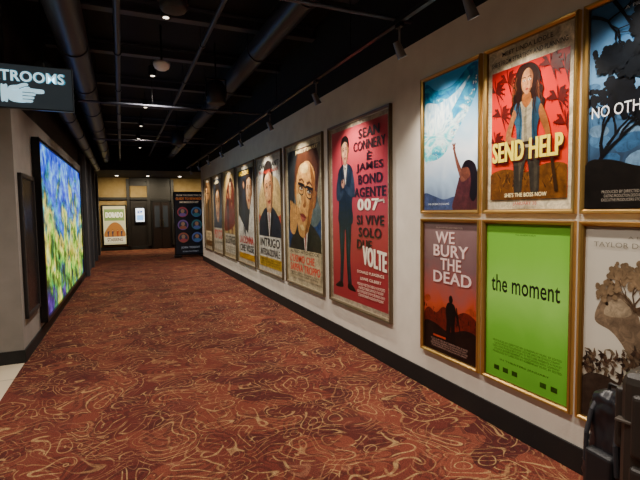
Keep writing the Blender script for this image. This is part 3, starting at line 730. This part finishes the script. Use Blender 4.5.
# ------------------------------------------------------------------ ceiling services
M_duct = mat('#40454f', .4, .4); M_pipe = mat('#4c505c', .5, .3); M_blk = mat('#0a0a0c', .45)
def duct(name, x, z, r, y0=-3.3, y1=16.5):
    mb = MB(name); mb.cyl((x, y0, z), (x, y1, z), r, M_duct, seg=28)
    y = y0+.8
    while y < y1:
        mb.cyl((x, y-.02, z), (x, y+.02, z), r+.012, M_duct, seg=28)
        mb.cyl((x-r, y, z), (x-r, y, 3.8), .005, M_blk, seg=6); mb.cyl((x+r, y, z), (x+r, y, 3.8), .005, M_blk, seg=6)
        y += 1.6
    return mb.build()
duct('air_duct', -.40, 3.3, .15); duct('air_duct', -.68, 2.98, .1, 5.5); duct('sprinkler_pipe', .03, 3.25, .03); duct('sprinkler_pipe', .95, 3.45, .025); duct('air_duct', 1.62, 3.47, .13)
for i, y in enumerate([1.2, 2.6, 4.25, 5.4, 6.8, 8.4, 10, 11.8, 13.6, 15.6]):
    mb = MB('ceiling_beam')
    for z in (3.66, 3.78): mb.box((-3.9 if y < 5.2 else -.8, y-.06, z-.012), (XR+.03, y+.06, z+.012), M_pipe)
    mb.box((-3.9 if y < 5.2 else -.8, y-.008, 3.66), (XR+.03, y+.008, 3.78), M_pipe)
    mb.build()
for y, z in ((3.3, 3.09), (7.4, 3.12), (11.0, 3.12)):
    mb = MB('conduit'); mb.cyl((-.5 if y > 5.3 else -3.0, y, z), (XR+.03, y, z), .018, M_pipe, seg=10)
    for x in (0.5, 1.3): mb.cyl((x, y, z), (x, y, 3.8), .004, M_blk, seg=6)
    mb.build()
mb = MB('dome_speaker')
c = (.53, 6.0, 3.32)
mb.lathe(c, [(0.0, -.07), (.05, -.062), (.085, -.04), (.1, 0), (.1, .03), (.0, .03)], mat('#e8ecf0', .4))
mb.cyl((.53, 6.0, 3.34), (.53, 6.0, 3.8), .012, M_blk); mb.build()
def speaker(name, x, y, z, r, h):
    mb = MB(name)
    mb.lathe((x, y, z), [(0, -.0), (r*.85, 0), (r*.9, .01), (r, .02), (r, h*.8), (r*.7, h), (0.02, h)], mat('#1c1d22', .45))
    mb.lathe((x, y, z), [(0, -.012), (r*.5, -.01), (r*.8, -.001)], mat('#2a2c30', .6))
    mb.cyl((x, y, z+h), (x, y, 3.8), .01, M_blk)
    for s in (-1, 1): mb.box((x+s*(r+.004)-.006, y-.02, z+h*.3), (x+s*(r+.004)+.006, y+.02, z+h+.04), M_blk)
    mb.box((x-r-.01, y-.02, z+h+.03), (x+r+.01, y+.02, z+h+.045), M_blk)
    mb.build()
speaker('pendant_speaker', 1.26, 6.35, 2.98, .13, .3); speaker('pendant_speaker', .45, 3.9, 3.12, .11, .2); speaker('pendant_speaker', 1.2, 10.5, 3.0, .13, .3)

mb = MB('lighting_track')
RX, RZ = 1.85, 2.82
mb.box((RX-.018, .6, RZ-.015), (RX+.018, 14.0, RZ+.015), mat('#1c1d20', .4))
for y in (1.5, 3.5, 5.5, 7.5, 9.5, 11.5, 13.5): mb.cyl((RX, y, RZ), (RX, y, 3.8), .004, M_blk, seg=6)
mb.build()
def spotlight(loc, tgt, power, size, col=(1, .86, .70), blend=.9, rad=.03, name='spot'):
    li = bpy.data.lights.new(name, 'SPOT'); li.energy = power; li.spot_size = math.radians(size); li.spot_blend = blend; li.shadow_soft_size = rad; li.color = col
    o = bpy.data.objects.new(name, li); scene.collection.objects.link(o); o.location = loc
    o.rotation_euler = (Vector(tgt)-Vector(loc)).to_track_quat('-Z', 'Y').to_euler(); return o
heads = [(.7, 60), (1.35, 48), (2.05, 60), (2.76, 62), (4.25, 96), (5.8, 96), (7.4, 96), (8.95, 92), (10.4, 86), (11.8, 80), (13.2, 76)]
M_head = mat('#707074', .35, .4)
for y, pw in heads:
    mb = MB('track_spotlight'); p = Vector((RX, y, RZ-.2)); t = Vector((XR, y, 1.75)); d = (t-p).normalized()
    mb.box((RX-.016, y-.035, RZ-.045), (RX+.016, y+.035, RZ-.0155), M_blk, .003)
    mb.cyl((RX, y, RZ-.045), (RX, y, p.z+.03), .007, M_head)
    mb.cyl(p-d*.06, p+d*.035, .024, M_head, .032); mb.cyl(p+d*.035, p+d*.055, .032, M_head, .035, caps=False)
    mb.cyl(p+d*.036, p+d*.044, .027, mat('#fff0d8', .4, 0, 12.0))
    mb.build()
    spotlight(p+d*.06, (XR, y, 1.5), pw*1.25, 106, (1, .88, .74), .8, name='track_light_beam')
def downlight(x, y, z, power, size=130, col=(1, .88, .76), e=4):
    mb = MB('ceiling_downlight')
    mb.cyl((x, y, z), (x, y, z+.14), .055, M_blk, seg=20); mb.cyl((x, y, z+.14), (x, y, 3.8 if z > 3 else z+.15), .008, M_blk)
    mb.cyl((x, y, z-.002), (x, y, z+.001), .03, mat('#fff0d8', .4, 0, float(e))); mb.build()
    spotlight((x, y, z-.02), (x-.1, y, 0), power, size, col, 1.0, .06, 'downlight_beam')
for x, y, pw in ((.5, -1.2, 290), (.5, .9, 310), (.5, 3.05, 310), (.5, 5.0, 290), (.5, 7.15, 280), (.5, 9.3, 250), (.5, 11.3, 230), (.5, 13.2, 210), (.6, 15.0, 150)):
    downlight(x, y, 3.5, pw)
for x, y in ((-.1, 18.8), (1.0, 18.8), (2.2, 18.8), (3.6, 18.5)):
    mb = MB('soffit_downlight'); mb.cyl((x, y, 2.93), (x, y, 2.949), .07, mat('#c8c0b0', .4)); mb.cyl((x, y, 2.925), (x, y, 2.931), .05, mat('#fff0d8', .4, 0, 14.0)); mb.build()
    spotlight((x, y, 2.91), (x, y+.9, 1), 200, 150, (1, .84, .56), 1, .05, 'soffit_beam')
downlight(-2.3, 3.6, 3.5, 260); downlight(-1.9, 1.6, 3.5, 220)

# ------------------------------------------------------------------ luggage at right foreground
def rot(z, c): return Matrix.Translation(c) @ Matrix.Rotation(z, 4, 'Z')
mb = MB('rolling_suitcase')
M = rot(math.radians(10), (1.91, .92, 0))
sh = mat('#2c2824', .38, 0, 0, .5)
mb.box((-.13, -.21, .07), (.13, .21, .86), sh, .05, M)
for z in (.3, .66):
    mb.box((-.136, -.216, z-.006), (.136, .216, z+.006), mat('#4c4640', .3), .003, M)
mb.box((-.155, -.16, .12), (-.11, .16, .5), mat('#26221f', .45), .02, M)
mb.box((-.15, -.16, .53), (-.11, .16, .78), mat('#26221f', .45), .02, M)
mb.box((-.156, -.12, .74), (-.148, .12, .75), mat('#8a8478', .3, .8), 0, M)
mb.box((-.1, .19, .53), (.1, .235, .78), mat('#26221f', .45), .018, M)
for sx in (-.1, .1):
    for sy in (-.17, .17):
        a = M @ Vector((sx, sy-.012, .03)); b = M @ Vector((sx, sy+.012, .03)); mb.cyl(a, b, .03, mat('#0c0c0c', .5))
        mb.box((sx-.018, sy-.02, .03), (sx+.018, sy+.02, .09), M_blk, .004, M)
for sy in (-.09, .09): mb.cyl(M @ Vector((.06, sy, .84)), M @ Vector((.06, sy, .92)), .009, mat('#606060', .3, 1))
mb.box((.035, -.12, .905), (.085, .12, .935), M_blk, .012, M)
mb.tube([M @ Vector(p) for p in ((-.04, -.08, .855), (-.04, -.07, .885), (-.04, .07, .885), (-.04, .08, .855))], .011, M_blk)
mb.build()

bm = bmesh.new(); bmesh.ops.create_cube(bm, size=1); bmesh.ops.subdivide_edges(bm, edges=bm.edges[:], cuts=22, use_grid_fill=True)
for v in bm.verts:
    p = v.co.copy(); q = p*2
    n = (abs(q.x)**4+abs(q.y)**4+abs(q.z)**4)**.25
    m_ = max(abs(q.x), abs(q.y), abs(q.z))
    p = p*(m_/n) if n else p
    taper = 1-.3*max(0, p.z)*1.3
    c = Vector((p.x*.17*taper, p.y*.25*taper, p.z*.62+.32))
    w = noise.noise(c*9)*.03+(.5-abs(noise.noise(c*22)))*.02+noise.noise(c*48)*.006
    c += Vector((p.x, p.y, p.z*.3)).normalized()*w
    c.z = max(c.z, .004); v.co = c
M = rot(math.radians(-4), (2.09, 1.32, 0))
mb = MB('backpack'); fb = mat('#1c1c21', .3)
mb.bm(bm, fb, M, smooth=True)
mb.tube([M @ Vector(p) for p in ((-.02, -.03, .61), (-.02, -.025, .66), (-.02, .025, .66), (-.02, .03, .61))], .008, M_blk)
for sy in (-.06, .06):
    mb.tube([M @ Vector(p) for p in ((-.03, sy, .61), (-.082, sy*1.1, .53), (-.105, sy*1.2, .42), (-.1, sy*1.3, .28))], .011, mat('#2c2c32', .6))
mb.box((-.125, -.07, .12), (-.06, .07, .36), mat('#1a1a1e', .5), .02, M)
mb.build()

# ------------------------------------------------------------------ world + camera
w = bpy.data.worlds.new('World'); scene.world = w; w.use_nodes = True
w.node_tree.nodes['Background'].inputs[0].default_value = (.05, .06, .09, 1); w.node_tree.nodes['Background'].inputs[1].default_value = .3
cam = bpy.data.cameras.new('camera'); cam.lens = 450/640*36; cam.sensor_width = 36; cam.clip_start = .02
co = bpy.data.objects.new('camera', cam); scene.collection.objects.link(co); scene.camera = co
Rm = Matrix.Rotation(math.radians(-23.75), 4, 'Z') @ Matrix.Rotation(math.radians(90-3.7), 4, 'X') @ Matrix.Rotation(math.radians(-.8), 4, 'Z')
co.matrix_world = Matrix.Translation((0, 0, H)) @ Rm
